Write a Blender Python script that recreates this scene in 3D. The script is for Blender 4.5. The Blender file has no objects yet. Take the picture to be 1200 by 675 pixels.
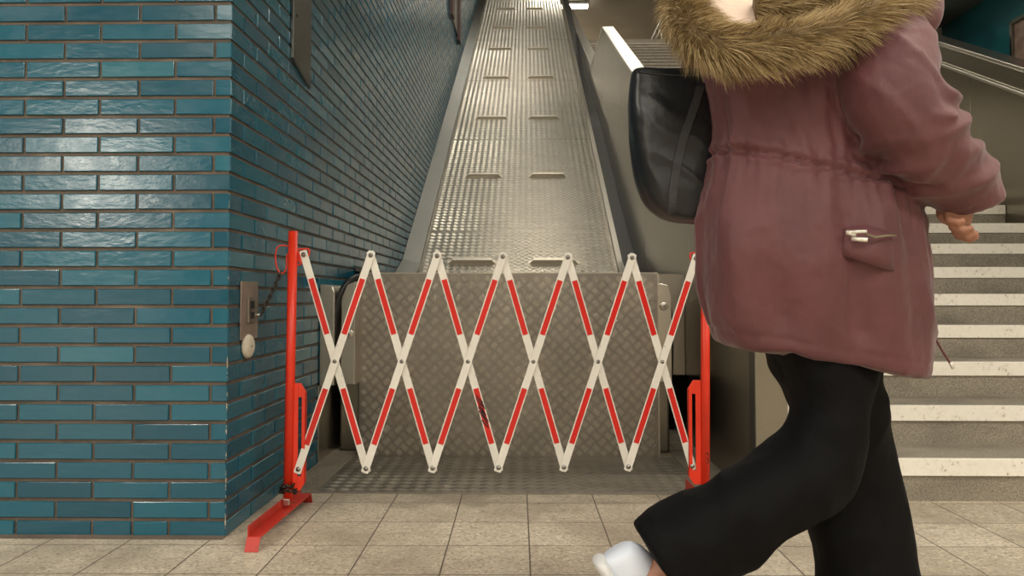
import bpy, bmesh, math, random
from mathutils import Vector, Matrix, noise
random.seed(7)
PI = math.pi
S = bpy.context.scene
COL = S.collection
# ------------------------------------------------------------------ camera
F = 916.0
H = 0.775
PITCH = 0.036
VPX, VPY = 607.0, 348.0
PCX = 600.0
PCY = VPY - F*math.tan(PITCH)            # principal row
YAW = math.atan((VPX-PCX)/F)
CAMROT = Matrix.Rotation(YAW, 4, 'Z') @ Matrix.Rotation(PI/2+PITCH, 4, 'X')
cam = bpy.data.cameras.new('camera'); co = bpy.data.objects.new('camera', cam); COL.objects.link(co)
co.matrix_world = Matrix.Translation((0, 0, H)) @ CAMROT
cam.sensor_width = 36; cam.sensor_fit = 'HORIZONTAL'; cam.lens = F/1200*36
cam.shift_y = (PCY-337.5)/1200.0
cam.clip_start = 0.05; cam.clip_end = 200
S.camera = co
def P(px, py, Y):
    d = CAMROT.to_3x3() @ Vector(((px-PCX)/F, -(py-PCY)/F, -1))
    t = Y/d.y
    return Vector((d.x*t, Y, H+d.z*t))
# ------------------------------------------------------------------ object helpers
def link(name, me, mat=None, parent=None):
    o = bpy.data.objects.new(name, me); COL.objects.link(o)
    if mat is not None:
        for m in (mat if isinstance(mat, (list, tuple)) else [mat]): me.materials.append(m)
    if parent is not None: o.parent = parent
    return o
def empty(name, loc=(0, 0, 0)):
    o = bpy.data.objects.new(name, None); COL.objects.link(o); o.location = loc
    o.empty_display_size = .05
    return o
def tag(o, label=None, cat=None, group=None, kind=None):
    if label: o['label'] = label
    if cat: o['category'] = cat
    if group: o['group'] = group
    if kind: o['kind'] = kind
    return o
class MB:
    """collects shapes of ONE mesh"""
    def __init__(s): s.v = []; s.f = []; s.m = []; s.sm = []
    def add(s, vs, fs, mi=0, smooth=False):
        b = len(s.v); s.v += [Vector(p) for p in vs]
        for f in fs: s.f.append([i+b for i in f]); s.m.append(mi); s.sm.append(smooth)
        return s
    def box(s, a, b, mi=0):
        x0, y0, z0 = a; x1, y1, z1 = b
        if x0 > x1: x0, x1 = x1, x0
        if y0 > y1: y0, y1 = y1, y0
        if z0 > z1: z0, z1 = z1, z0
        v = [(x0,y0,z0),(x1,y0,z0),(x1,y1,z0),(x0,y1,z0),(x0,y0,z1),(x1,y0,z1),(x1,y1,z1),(x0,y1,z1)]
        return s.add(v, [(0,3,2,1),(4,5,6,7),(0,1,5,4),(1,2,6,5),(2,3,7,6),(3,0,4,7)], mi)
    def prism(s, poly, a, b, ax='x', mi=0):
        n = len(poly)
        def mk(p, t):
            if ax == 'x': return (t, p[0], p[1])
            if ax == 'y': return (p[0], t, p[1])
            return (p[0], p[1], t)
        v = [mk(p, a) for p in poly]+[mk(p, b) for p in poly]
        f = [list(range(n))[::-1], list(range(n, 2*n))]+[(i, (i+1) % n, (i+1) % n+n, i+n) for i in range(n)]
        return s.add(v, f, mi)
    def loft(s, rings, mi=0, cap=True, smooth=True, closed=False):
        n = len(rings[0]); v = [p for r in rings for p in r]; f = []
        m = len(rings)
        for k in range(m if closed else m-1):
            k2 = (k+1) % m
            for i in range(n):
                j = (i+1) % n
                f.append((k*n+i, k*n+j, k2*n+j, k2*n+i))
        if cap and not closed:
            f.append(list(range(n))[::-1]); f.append([(m-1)*n+i for i in range(n)])
        return s.add(v, f, mi, smooth)
    def tube(s, pts, r, n=10, mi=0, closed=False, cap=True, squash=1.0):
        pts = [Vector(p) for p in pts]; m = len(pts)
        if not isinstance(r, (list, tuple)): r = [r]*m
        rings = []; up = None
        for k in range(m):
            if closed: t = (pts[(k+1) % m]-pts[k-1]).normalized()
            else: t = (pts[min(k+1, m-1)]-pts[max(k-1, 0)]).normalized()
            if up is None:
                up = Vector((0, 0, 1)) if abs(t.z) < .9 else Vector((0, 1, 0))
            a = t.cross(up).normalized(); b = a.cross(t).normalized(); up = b
            rings.append([pts[k]+(a*math.cos(2*PI*i/n)*squash+b*math.sin(2*PI*i/n))*r[k] for i in range(n)])
        return s.loft(rings, mi, cap, True, closed)
    def cyl(s, a, b, r, n=16, mi=0, r2=None):
        return s.tube([a, b], [r, r if r2 is None else r2], n, mi)
    def ell(s, c, r, n=12, mi=0, rot=None):
        c = Vector(c); rings = []
        for k in range(1, n):
            th = PI*k/n
            ring = []
            for i in range(2*n):
                p = Vector((r[0]*math.sin(th)*math.cos(PI*i/n), r[1]*math.sin(th)*math.sin(PI*i/n), r[2]*math.cos(th)))
                if rot: p = rot @ p
                ring.append(c+p)
            rings.append(ring[::-1])
        return s.loft(rings, mi)
    def mesh(s, name):
        me = bpy.data.meshes.new(name); me.from_pydata([tuple(p) for p in s.v], [], s.f)
        me.polygons.foreach_set('material_index', s.m); me.polygons.foreach_set('use_smooth', s.sm)
        me.update()
        bm = bmesh.new(); bm.from_mesh(me); bmesh.ops.recalc_face_normals(bm, faces=bm.faces); bm.to_mesh(me); bm.free()
        return me
    def build(s, name, mat, parent=None, bevel=0, seg=2):
        o = link(name, s.mesh(name), mat, parent)
        if bevel:
            b = o.modifiers.new('bevel', 'BEVEL'); b.width = bevel; b.segments = seg; b.limit_method = 'ANGLE'; b.angle_limit = .6
        return o
def remeshed(mb, voxel, smooth_it=4):
    me = mb.mesh('tmp'); o = bpy.data.objects.new('tmp', me); COL.objects.link(o)
    r = o.modifiers.new('r', 'REMESH'); r.mode = 'VOXEL'; r.voxel_size = voxel; r.use_smooth_shade = True
    sm = o.modifiers.new('s', 'SMOOTH'); sm.iterations = smooth_it; sm.factor = .5
    dg = bpy.context.evaluated_depsgraph_get(); dg.update()
    out = bpy.data.meshes.new_from_object(o.evaluated_get(dg))
    out.materials.clear()
    bpy.data.objects.remove(o)
    for p in out.polygons: p.use_smooth = True
    return out
def spline(pts, n):
    """Catmull-Rom through tuples of any length"""
    out = []; m = len(pts)
    for k in range(m-1):
        p0 = pts[max(k-1, 0)]; p1 = pts[k]; p2 = pts[k+1]; p3 = pts[min(k+2, m-1)]
        for i in range(n):
            t = i/n
            out.append(tuple(.5*(2*b+(c-a)*t+(2*a-5*b+4*c-d)*t*t+(3*b-a-3*c+d)*t**3) for a, b, c, d in zip(p0, p1, p2, p3)))
    out.append(tuple(pts[-1])); return out
def cspline(pts, n):
    out = []; m = len(pts)
    for k in range(m):
        p0, p1, p2, p3 = pts[k-1], pts[k], pts[(k+1) % m], pts[(k+2) % m]
        for i in range(n):
            t = i/n
            out.append(tuple(.5*(2*b+(c-a)*t+(2*a-5*b+4*c-d)*t*t+(3*b-a-3*c+d)*t**3) for a, b, c, d in zip(p0, p1, p2, p3)))
    return out
# ------------------------------------------------------------------ materials
class NT:
    def __init__(s, name):
        s.mat = bpy.data.materials.new(name); s.mat.use_nodes = True
        s.t = s.mat.node_tree; s.b = s.t.nodes['Principled BSDF']
    def n(s, typ, ins=None, **kw):
        nd = s.t.nodes.new(typ)
        for k, v in kw.items(): setattr(nd, k, v)
        for k, v in (ins or {}).items():
            sk = nd.inputs[k]
            if isinstance(v, bpy.types.NodeSocket): s.t.links.new(v, sk)
            else: sk.default_value = v
        return nd
    def math(s, op, a, b=0.0, c=0.0): return s.n('ShaderNodeMath', {0: a, 1: b, 2: c}, operation=op).outputs[0]
    def set(s, k, v):
        sk = s.b.inputs[k]
        if isinstance(v, bpy.types.NodeSocket): s.t.links.new(v, sk)
        else: sk.default_value = v
    def noise(s, vec, scale, detail=3, rough=.55):
        return s.n('ShaderNodeTexNoise', {'Vector': vec, 'Scale': scale, 'Detail': detail, 'Roughness': rough}).outputs['Fac']
    def ramp(s, fac, stops):
        nd = s.n('ShaderNodeValToRGB', {'Fac': fac}); e = nd.color_ramp.elements
        while len(e) < len(stops): e.new(.5)
        for q, (p, c) in zip(e, stops): q.position = p; q.color = (*c, 1)
        return nd.outputs['Color']
    def mix(s, fac, a, b, mode='MIX'):
        nd = s.n('ShaderNodeMix', data_type='RGBA', blend_type=mode)
        for i, v in ((0, fac), (6, a), (7, b)):
            if isinstance(v, bpy.types.NodeSocket): s.t.links.new(v, nd.inputs[i])
            elif i: nd.inputs[i].default_value = (*v, 1)
            else: nd.inputs[i].default_value = v
        return nd.outputs[2]
    def bump(s, h, strength=.5, dist=.001, prev=None):
        ins = {'Height': h, 'Strength': strength, 'Distance': dist}
        if prev is not None: ins['Normal'] = prev
        return s.n('ShaderNodeBump', ins).outputs[0]
    def obj(s): return s.n('ShaderNodeTexCoord').outputs['Object']
    def map(s, v, scale=(1, 1, 1), rot=(0, 0, 0), loc=(0, 0, 0)):
        return s.n('ShaderNodeMapping', {'Vector': v, 'Scale': scale, 'Rotation': rot, 'Location': loc}).outputs[0]
def simple(name, col, rough=.5, metal=0., bump=0., bscale=200, var=0.0, vscale=12, coat=0):
    m = NT(name); c = m.obj()
    m.set('Roughness', rough); m.set('Metallic', metal)
    if var:
        n = m.noise(c, vscale, 5)
        m.set('Base Color', m.ramp(n, [(.3, tuple(x*(1-var) for x in col)), (.7, tuple(min(1, x*(1+var)) for x in col))]))
    else: m.set('Base Color', (*col, 1))
    if bump: m.set('Normal', m.bump(m.noise(c, bscale, 3), bump, .002))
    if coat: m.set('Coat Weight', coat)
    return m.mat
M = {}
# glazed teal brick, tint per brick
def mk_brick():
    m = NT('glazed_teal_brick'); c = m.obj()
    at = m.n('ShaderNodeAttribute', attribute_name='tint').outputs['Fac']
    base = m.ramp(at, [(0, (.0035, .070, .115)), (.45, (.005, .096, .152)), (.8, (.009, .120, .178)), (1, (.03, .15, .20))])
    sp = m.noise(c, 90, 2)
    base = m.mix(m.ramp(sp, [(.70, (0, 0, 0)), (.78, (.35,)*3)]), base, (.02, .06, .065))
    m.set('Base Color', base)
    m.set('Roughness', m.math('MULTIPLY_ADD', m.noise(c, 14, 4), .22, .10))
    m.set('IOR', 1.6)
    w1 = m.noise(m.map(c, (1, 1, 2.5)), 22, 2); w2 = m.noise(c, 170, 2)
    b = m.bump(w1, .35, .0022); b = m.bump(w2, .25, .0004, b)
    m.set('Normal', b)
    return m.mat
M['brick'] = mk_brick()
def mk_mortar():
    m = NT('brown_mortar'); c = m.obj()
    n = m.noise(c, 6, 5); n2 = m.noise(c, 260, 2)
    col = m.ramp(n, [(.3, (.085, .068, .052)), (.55, (.135, .105, .08)), (.75, (.21, .165, .13))])
    col = m.mix(m.ramp(n2, [(.62, (0, 0, 0)), (.72, (.6,)*3)]), col, (.3, .26, .2))
    m.set('Base Color', col); m.set('Roughness', .9)
    m.set('Normal', m.bump(n2, .8, .003)); return m.mat
M['mortar'] = mk_mortar()
def mk_floor():
    m = NT('beige_terrazzo_tile'); c = m.obj()
    T = .2545
    v = m.map(c, (1, 1, 1), (0, 0, 0), (-.035+T*40, -2.211+T*40, 0))
    b = m.n('ShaderNodeTexBrick', {'Vector': v, 'Color1': (0, 0, 0, 1), 'Color2': (1, 1, 1, 1), 'Mortar': (.5, .5, .5, 1), 'Scale': 1.0,
             'Mortar Size': .0026, 'Mortar Smooth': .3, 'Bias': 0.0, 'Brick Width': T, 'Row Height': T}, offset=0.0, offset_frequency=2)
    tile = m.ramp(b.outputs['Color'], [(0, (.50, .43, .325)), (1, (.60, .525, .41))])
    fine = m.n('ShaderNodeTexVoronoi', {'Vector': c, 'Scale': 130.0}).outputs['Color']
    fv = m.n('ShaderNodeSeparateColor', {0: fine}).outputs[0]
    tile = m.mix(m.ramp(fv, [(.0, (.7,)*3), (.35, (0, 0, 0))]), tile, (.24, .19, .13))
    tile = m.mix(m.ramp(fv, [(.78, (0, 0, 0)), (.95, (.65,)*3)]), tile, (.76, .69, .56))
    dirt = m.noise(c, 2.2, 6, .65)
    tile = m.mix(m.ramp(dirt, [(.42, (0, 0, 0)), (.66, (.75,)*3)]), tile, (.27, .22, .16))
    sm = m.noise(m.map(c, (1, 2.2, 1)), 9, 5, .7)
    tile = m.mix(m.ramp(sm, [(.62, (0, 0, 0)), (.70, (.7,)*3)]), tile, (.15, .12, .088))
    col = m.mix(b.outputs['Fac'], tile, (.12, .095, .07))
    m.set('Base Color', col)
    m.set('Roughness', m.math('MULTIPLY_ADD', dirt, .3, .36))
    bb = m.bump(m.math('SUBTRACT', 1.0, b.outputs['Fac']), .6, .002)
    m.set('Normal', m.bump(m.noise(c, 320, 2), .25, .001, bb)); return m.mat
M['floor'] = mk_floor()
def mk_plate(name, col, rough, dirt_amt=.4):
    m = NT(name); c = m.obj()
    n = m.noise(c, 3.2, 6, .6); n2 = m.noise(c, 35, 4, .7)
    cc = m.mix(m.ramp(n, [(.4, (0, 0, 0)), (.75, (dirt_amt,)*3)]), col, tuple(x*.45 for x in col))
    m.set('Base Color', cc); m.set('Metallic', .92)
    m.set('Roughness', m.math('MULTIPLY_ADD', n2, .22, rough))
    m.set('Normal', m.bump(n, .2, .012)); return m.mat
def tread(x0, x1, v0, v1, place, hgt=.0016, p=.041, wid=.0017):
    """raised bars in groups of five, alternating direction; place(u, v, height) -> point"""
    vs = []; fs = []; q = p/math.sqrt(2); r = random.Random(2)
    for i in range(int((x1-x0)/q)+1):
        for j in range(int((v1-v0)/q)+1):
            if (i+j) % 2: continue
            cu = x0+q*(i+.5); cv = v0+q*(j+.5)
            s_ = 1 if (i % 2) else -1
            d = (math.sqrt(.5), math.sqrt(.5)*s_); e = (-d[1], d[0])
            for k in range(-2, 3):
                o = k*.0076; h_ = .0165-(.0012 if abs(k) == 2 else 0)
                cx, cy = cu+e[0]*o, cv+e[1]*o
                if cx-h_*.71 < x0 or cx+h_*.71 > x1 or cy-h_*.71 < v0 or cy+h_*.71 > v1: continue
                b = len(vs)
                for (a_, w_, z_) in ((-h_, 0, 0), (-h_*.55, -wid, 0), (h_*.55, -wid, 0), (h_, 0, 0), (h_*.55, wid, 0), (-h_*.55, wid, 0), (-h_*.6, 0, hgt), (h_*.6, 0, hgt)):
                    vs.append(place(cx+d[0]*a_+e[0]*w_, cy+d[1]*a_+e[1]*w_, z_))
                fs += [(b, b+1, b+6), (b+1, b+2, b+7, b+6), (b+2, b+3, b+7), (b+3, b+4, b+7), (b+4, b+5, b+6, b+7), (b+5, b, b+6)]
    return vs, fs
M['plate_v'] = mk_plate('upright_tread_plate', (.34, .31, .27), .24, .5)
M['plate_h'] = mk_plate('flat_tread_plate', (.40, .365, .31), .46, .6)
M['plate_r'] = mk_plate('ramp_tread_plate', (.44, .40, .33), .22, .3)
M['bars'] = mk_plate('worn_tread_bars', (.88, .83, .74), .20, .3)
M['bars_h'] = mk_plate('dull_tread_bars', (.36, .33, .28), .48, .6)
def mk_steel(name, col, rough, stretch=(1, 1, 60), wav=.25, dirt=.15):
    m = NT(name); c = m.obj()
    br = m.noise(m.map(c, stretch), 9, 4, .7)
    n = m.noise(c, 1.3, 3)
    m.set('Base Color', m.mix(m.ramp(n, [(.35, (0, 0, 0)), (.7, (dirt,)*3)]), col, tuple(x*.55 for x in col)))
    m.set('Metallic', 1.0)
    m.set('Roughness', m.math('MULTIPLY_ADD', br, .10, rough))
    m.set('Normal', m.bump(m.noise(m.map(c, (1, 1, .45)), 1.7, 1), wav, .012)); return m.mat
M['steel'] = mk_steel('brushed_stainless_steel', (.31, .287, .24), .24)
M['steel_rail'] = simple('bright_steel_coping', (.60, .575, .51), .30, 1.0)
M['casing'] = mk_steel('satin_casing_steel', (.66, .62, .54), .26, (1, 1, 1.5), .06, .2)
M['steel_dark'] = mk_steel('dull_steel_skirting', (.15, .155, .14), .30, (6, 1, 1), .2, .4)
M['steel_gal'] = mk_steel('cleat_steel', (.62, .57, .48), .32, (1, 1, 1), .1, .3)
def mk_step(name, a, b, sc):
    m = NT(name); c = m.obj()
    n = m.noise(c, sc, 3, .8); n2 = m.noise(m.map(c, (1.2, 1.2, 3)), 3, 5)
    col = m.ramp(n, [(.38, a), (.62, b)])
    col = m.mix(m.ramp(n2, [(.45, (0, 0, 0)), (.75, (.5,)*3)]), col, tuple(x*.55 for x in a))
    m.set('Base Color', col); m.set('Roughness', .75); m.set('Normal', m.bump(n, .5, .002)); return m.mat
M['step'] = mk_step('speckled_stone_step', (.17, .148, .112), (.38, .335, .265), 170)
def mk_nosing():
    m = NT('white_step_paint'); c = m.obj()
    n = m.noise(c, 45, 6, .75); n2 = m.noise(c, 5, 3)
    f = m.math('ADD', n, m.math('MULTIPLY', n2, .25))
    col = m.ramp(f, [(.60, (.86, .82, .73)), (.74, (.80, .75, .65)), (.79, (.32, .26, .19))])
    m.set('Base Color', col); m.set('Roughness', .6); m.set('Normal', m.bump(n, .3, .002)); return m.mat
M['nosing'] = mk_nosing()
def mk_paint(name, col, rust=.12, rough=.35):
    m = NT(name); c = m.obj()
    n = m.noise(c, 28, 6, .7); n2 = m.noise(c, 7, 3)
    cc = m.ramp(n2, [(.3, tuple(x*.86 for x in col)), (.7, col)])
    cc = m.mix(m.ramp(n, [(.72-rust, (0, 0, 0)), (.80-rust, (.8,)*3)]), cc, (.14, .05, .025))
    m.set('Base Color', cc); m.set('Roughness', rough); m.set('Normal', m.bump(n, .15, .001)); return m.mat
M['red'] = mk_paint('red_orange_post_paint', (.80, .040, .012), .02, .38)
M['redfoot'] = mk_paint('scuffed_red_foot_paint', (.52, .030, .016), .15, .45)
M['redtape'] = mk_paint('red_reflector', (.66, .018, .012), .02, .30)
M['white'] = mk_paint('white_slat_paint', (.80, .77, .70), .05, .38)
M['graf'] = simple('black_marker', (.012, .01, .01), .5)
M['bolt'] = simple('zinc_bolt', (.35, .33, .30), .35, 1.0)
M['chain'] = simple('dark_chain', (.07, .06, .05), .42, .9, var=.3, vscale=90)
M['rubber'] = simple('black_rubber', (.012, .012, .012), .42)
M['black'] = simple('hollow_shade_black', (.008, .008, .008), .9)  # flat black standing in for the dark inside holes and the recess
M['ivory'] = simple('ivory_plastic', (.62, .57, .46), .35, var=.12, vscale=40)
M['swplate'] = simple('brown_grey_switch_plate', (.34, .28, .235), .42, .6, var=.2)
M['plaster'] = simple('beige_ceiling_paint', (.34, .305, .25), .85, bump=.2, bscale=60, var=.08, vscale=1.5)
M['darkceil'] = simple('dark_grey_ceiling_panel', (.10, .105, .10), .5, var=.12, vscale=2)
M['tealwall'] = simple('dark_teal_wall_panel', (.012, .105, .12), .38, bump=.15, bscale=14, var=.25, vscale=3)
M['beigewall'] = simple('pale_concourse_wall', (.38, .35, .29), .7, var=.1, vscale=1)
M['darkwall'] = simple('concourse_tile_wall', (.05, .16, .19), .3, var=.2, vscale=2)
M['brownpost'] = simple('maroon_brown_frame', (.07, .035, .03), .5)
M['glassy'] = simple('poster_face', (.22, .15, .12), .15, var=.5, vscale=9)
M['housing'] = simple('white_lamp_housing', (.7, .7, .68), .5)
def emis(name, col, st):
    m = NT(name); m.set('Base Color', (*col, 1)); m.set('Emission Color', (*col, 1)); m.set('Emission Strength', st); return m.mat
M['tube'] = emis('lit_fluorescent_tube', (1, .93, .78), 14)
# ------------------------------------------------------------------ architecture frame (yawed 0.6 deg against the tiles)
ARCH = Matrix.Translation((0, 3, 0)) @ Matrix.Rotation(-.0108, 4, 'Z') @ Matrix.Translation((0, -3, 0))
def arch(o):
    o.matrix_world = ARCH @ o.matrix_basis
    return o
def struct(name, mb, mat, bevel=0, rotate=True):
    o = mb.build(name, mat, None, bevel); tag(o, kind='structure')
    if rotate: arch(o)
    return o
XL, XR0, XR1 = -.940, .900, 1.016       # brick side wall, parapet faces
XS = 3.42                               # right parapet
RS = .60                                # ramp slope
def ramp_z(Y): return .959+RS*(Y-6.0)
# ---- floor
fl = MB().box((-14, -20, -.12), (6.5, 4.6, 0)); struct('floor', fl, M['floor'], 0, False)
# ---- brick walls
def brick_mesh(name, rows, u0, u1, place, zmax_fn=None, joint=.0115, jointu=.009, pitch=.0627, z0=-.0085, upitch=.2505, offA=0., offB=0., cut0=None):
    """rows of chamfered bricks; place(u, z, d) -> point, d = depth behind the face"""
    v = []; f = []; mi = []; tint = []
    rnd = random.Random(hash(name) % 1000 if False else len(name))
    ch = .0022; dep = .0075
    for r in range(rows):
        za = z0+r*pitch+joint/2; zb = z0+(r+1)*pitch-joint/2
        if za < 0: za = .001
        off = offA if r % 2 else offB
        k0 = math.floor((u0-off)/upitch)-1
        edges = [u0]+[off+k*upitch for k in range(k0, int((u1-off)/upitch)+3) if u0+.02 < off+k*upitch < u1-.02]+[u1]
        if cut0 and r == 0: edges = sorted(set(edges+cut0))
        for a, b in zip(edges, edges[1:]):
            a2 = a+(jointu/2 if a != u0 else 0); b2 = b-(jointu/2 if b != u1 else 0)
            if zmax_fn and not zmax_fn(a2, b2, za, zb): continue
            t = rnd.random(); t = t*.75+(.25 if rnd.random() < .1 else 0)
            dd = rnd.uniform(-.0006, .0006); tz = rnd.uniform(-.0004, .0004); tu = rnd.uniform(-.0012, .0012)
            i = len(v)
            for (uu, zz, q) in ((a2, za, dep), (b2, za, dep), (b2, zb, dep), (a2, zb, dep),
                                (a2, za, ch), (b2, za, ch), (b2, zb, ch), (a2, zb, ch),
                                (a2+ch, za+ch, tz+tu), (b2-ch, za+ch, tz-tu), (b2-ch, zb-ch, -tz-tu), (a2+ch, zb-ch, -tz+tu)):
                v.append(place(uu, zz, q+dd)); tint.append(t)
            for k in range(4):
                j = (k+1) % 4
                f.append((i+k, i+j, i+4+j, i+4+k)); f.append((i+4+k, i+4+j, i+8+j, i+8+k))
            f.append((i+8, i+9, i+10, i+11)); mi += [0]*9
    return v, f, mi, tint
def wall_from(name, data, mortar_quads, mats):
    v, f, mi, tint = data
    for q in mortar_quads:
        i = len(v); v += q; tint += [0]*len(q); f.append(tuple(range(i, i+len(q)))); mi.append(1)
    me = bpy.data.meshes.new(name); me.from_pydata([tuple(p) for p in v], [], f)
    me.polygons.foreach_set('material_index', mi)
    at = me.attributes.new('tint', 'FLOAT', 'POINT'); at.data.foreach_set('value', tint)
    bm = bmesh.new(); bm.from_mesh(me); bmesh.ops.recalc_face_normals(bm, faces=bm.faces); bm.to_mesh(me); bm.free()
    return link(name, me, mats)
YF = 2.535
d = brick_mesh('front', 53, -5.0, XL, lambda u, z, q: (u, YF+q, z), offA=-.996, offB=-1.1265, cut0=[-1.245])
# front wall body: mortar slab face
o = wall_from('wall_front', d, [[(-14.0, YF+.006, 0), (XL-.0055, YF+.006, 0), (XL-.0055, YF+.006, 3.3), (-14.0, YF+.006, 3.3)],
                                [(-14.0, YF+.3, 0), (XL-.3, YF+.3, 0), (XL-.3, YF+.3, 3.3), (-14.0, YF+.3, 3.3)]], [M['brick'], M['mortar']])
tag(o, kind='structure'); arch(o)
def keep(a, b, za, zb):
    return zb > ramp_z(a)-.35 and za < ramp_z(b)+4.2 or b < 6.2 and za < 4.4
d = brick_mesh('side_w', 142, YF+.001, 22.0, lambda u, z, q: (XL-q, u, z), keep, offA=YF+.115, offB=YF+.24)
o = wall_from('wall_left', d, [[(XL-.006, YF+.0055, 0), (XL-.006, 22, 0), (XL-.006, 22, 9), (XL-.006, YF+.0055, 9)]], [M['brick'], M['mortar']])
tag(o, kind='structure'); arch(o)
# worn, chipped arris of the corner: irregular pale chips
ch = MB(); rr = random.Random(3)
for k in range(46):
    z = rr.uniform(.02, .62) if k < 34 else rr.uniform(.6, 1.7)
    s = rr.uniform(.002, .0055)*(1 if z < .62 else .6)
    pts = [(rr.uniform(-1, 1)*s*.5, rr.uniform(-1, 1)*s*.5, rr.uniform(-2.2, 2.2)*s) for _ in range(9)]
    bm = bmesh.new()
    for p in pts: bm.verts.new((XL-.0012+p[0], YF+.0012+p[1], z+p[2]))
    bmesh.ops.convex_hull(bm, input=bm.verts)
    bm.verts.index_update()
    used = [q for q in bm.verts if q.link_faces]; idx = {q: i for i, q in enumerate(used)}
    ch.add([q.co.copy() for q in used], [[idx[q] for q in fc.verts] for fc in bm.faces])
    bm.free()
M['chip'] = simple('pale_chipped_brick_body', (.42, .36, .27), .9, var=.4, vscale=200)
struct('trim_1', ch, M['chip'])
# mortar fillet at wall foot
struct('baseboard_front', MB().prism([(YF-.028, .0), (YF+.004, 0), (YF+.004, .006), (YF-.01, .004)], -14.0, XL), M['mortar'])
# ---- other shell
struct('ceiling', MB().box((-14, -20, 3.28), (6.5, 4.2, 3.5)).box((XS+.03, 4.2, 3.28), (6.5, 7.26, 3.5)), M['darkceil'])
sh = MB().prism([(4.2, 3.5), (4.2, 3.9), (12.2, 9.1), (26, 9.1), (26, 8.8), (12.4, 8.8)], XL-.3, 6.5)
struct('ceiling', sh, M['plaster'])
struct('wall_back', MB().box((-14, -20.2, -.1), (6.5, -20, 3.5)), M['darkwall'])
struct('wall_behind', MB().box((-2.5, -5.2, 0), (6.5, -5, 3.28)), M['beigewall'])
struct('wall_right', MB().box((6.5, -5.2, -.1), (6.7, 26, 9.1)), M['beigewall'])
struct('wall_left', MB().box((-14.2, -20.2, -.1), (-14, 2.7, 3.5)), M['beigewall'])
struct('wall_far', MB().box((XL-.3, 26, 5.5), (6.7, 26.2, 9.1)), M['beigewall'])
struct('wall_stairs', MB().box((3.90, 3.0, 0), (4.05, 7.26, 3.28)), M['tealwall'])
struct('wall_shaft', MB().box((XS+.22, 7.262, 0), (6.5, 7.40, 8.8)).box((4.2, 7.4, 3.0), (4.3, 26, 8.8)).box((XL-.2, 4.0, 3.5), (XS+.2, 4.18, 3.9)), M['plaster'])
struct('floor_upper', MB().box((XR1, 16.80, 6.1), (6.5, 26, 6.32)).box((XL, 17.4, 6.4), (XR0, 26, 6.7)), M['plaster'])
# ------------------------------------------------------------------ staircase
st = empty('staircase', (2.2, 3.03, 0)); tag(st, 'wide stone staircase with white painted nosings climbing behind the walking person', 'stairs')
arch(st); inv = st.matrix_world.inverted()
def under(o, parent):
    """place arch-frame geometry under a parent so that it keeps the arch transform"""
    o.parent = parent; o.matrix_parent_inverse = parent.matrix_world.inverted() if False else Matrix.Identity(4)
    root = parent
    return o
def child(name, mb, mat, parent, bevel=0, world=None):
    """geometry given in arch coordinates (world=None) or in world coordinates (Identity)"""
    w = ARCH if world is None else world
    o = mb.build(name, mat, parent, bevel)
    pw = parent_world(parent)
    o.matrix_basis = pw.inverted() @ w
    return o
def parent_world(o):
    m = o.matrix_basis.copy()
    while o.parent: o = o.parent; m = o.matrix_basis @ m
    return m
RISE, GO, Y1 = .158, .318, 3.03
def flight(n, Ys, zs, x0, x1, white=99):
    for i in range(n):
        Y = Ys+i*GO; z = zs+(i+1)*RISE
        xr = x1(i) if callable(x1) else x1
        s_ = child('step', MB().box((x0, Y, z-RISE-.02), (xr, Y+GO+.03 if i < n-1 else Y+GO+.02, z)), M['step'], st)
        if i >= white:
            child('nosing', MB().box((x0+.002, Y-.008, z-.03), (xr-.002, Y+.03, z+.0015)), M['tannose'], s_, .002); continue
        child('nosing', MB().box((x0+.002, Y-.010, z-.062), (xr-.002, Y+.002, z+.0015)).box((x0+.002, Y+.002, z-.002), (xr-.002, Y+.016, z+.0015)), M['nosing'], s_, .002)
flight(18, Y1, 0, XR1+.002, lambda i: 3.898 if i < 7 else (3.62 if i < 8 else XS-.002))
child('landing', MB().box((XR1+.002, 8.74, 2.70), (XS, 10.12, 2.844)), M['step'], st)
M['tannose'] = simple('tan_step_edge', (.42, .38, .31), .7, var=.2)  # plain tan for the upper nosings, darker than the white ones
flight(22, 10.10, 2.844, XR1+.002, XS-.002, 12)
child('landing', MB().box((XR1+.002, 16.7, 6.15), (XS, 16.9, 6.325)), M['step'], st)
# ------------------------------------------------------------------ parapets
def top_line(Y, base):
    # z of parapet top at Y
    if Y <= 8.82: return base+.5*(Y-8.82)
    if Y <= 10.3: return base
    return base+.49*(Y-10.3)
pp = empty('parapet', (.95, 3.0, 0)); tag(pp, 'stainless steel parapet between the boarded escalator and the stairs', 'parapet'); arch(pp)
cuts = [3.0, 4.2, 5.7, 7.2, 8.82, 10.3, 11.9, 13.5, 15.1, 16.7, 18.5]
for a, b in zip(cuts, cuts[1:]):
    za, zb = top_line(a, 3.83), top_line(b, 3.83)
    lo = max(0.0, za-3.0)
    child('steel_panel', MB().prism([(a+.0015, lo), (b-.0015, lo), (b-.0015, zb), (a+.0015, za)], XR0, XR1), M['steel'], pp, .001)
def coping(x0, x1, base, t, parent, name='coping', lift=0, mat='steel_rail', Y0=2.985):
    ys = [Y0, 8.82, 10.3, 18.5]
    mb = MB()
    for a, b in zip(ys, ys[1:]):
        za, zb = top_line(a, base)+lift, top_line(b, base)+lift
        mb.prism([(a, za), (b, zb), (b, zb+t), (a, za+t)], x0, x1)
    child(name, mb, M[mat], parent, .004)
coping(XR0-.008, XR1+.008, 3.83, .026, pp)
child('end_trim', MB().box((XR0-.003, 2.985, 0), (XR1+.003, 3.002, .915)), M['steel'], pp, .003)
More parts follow.
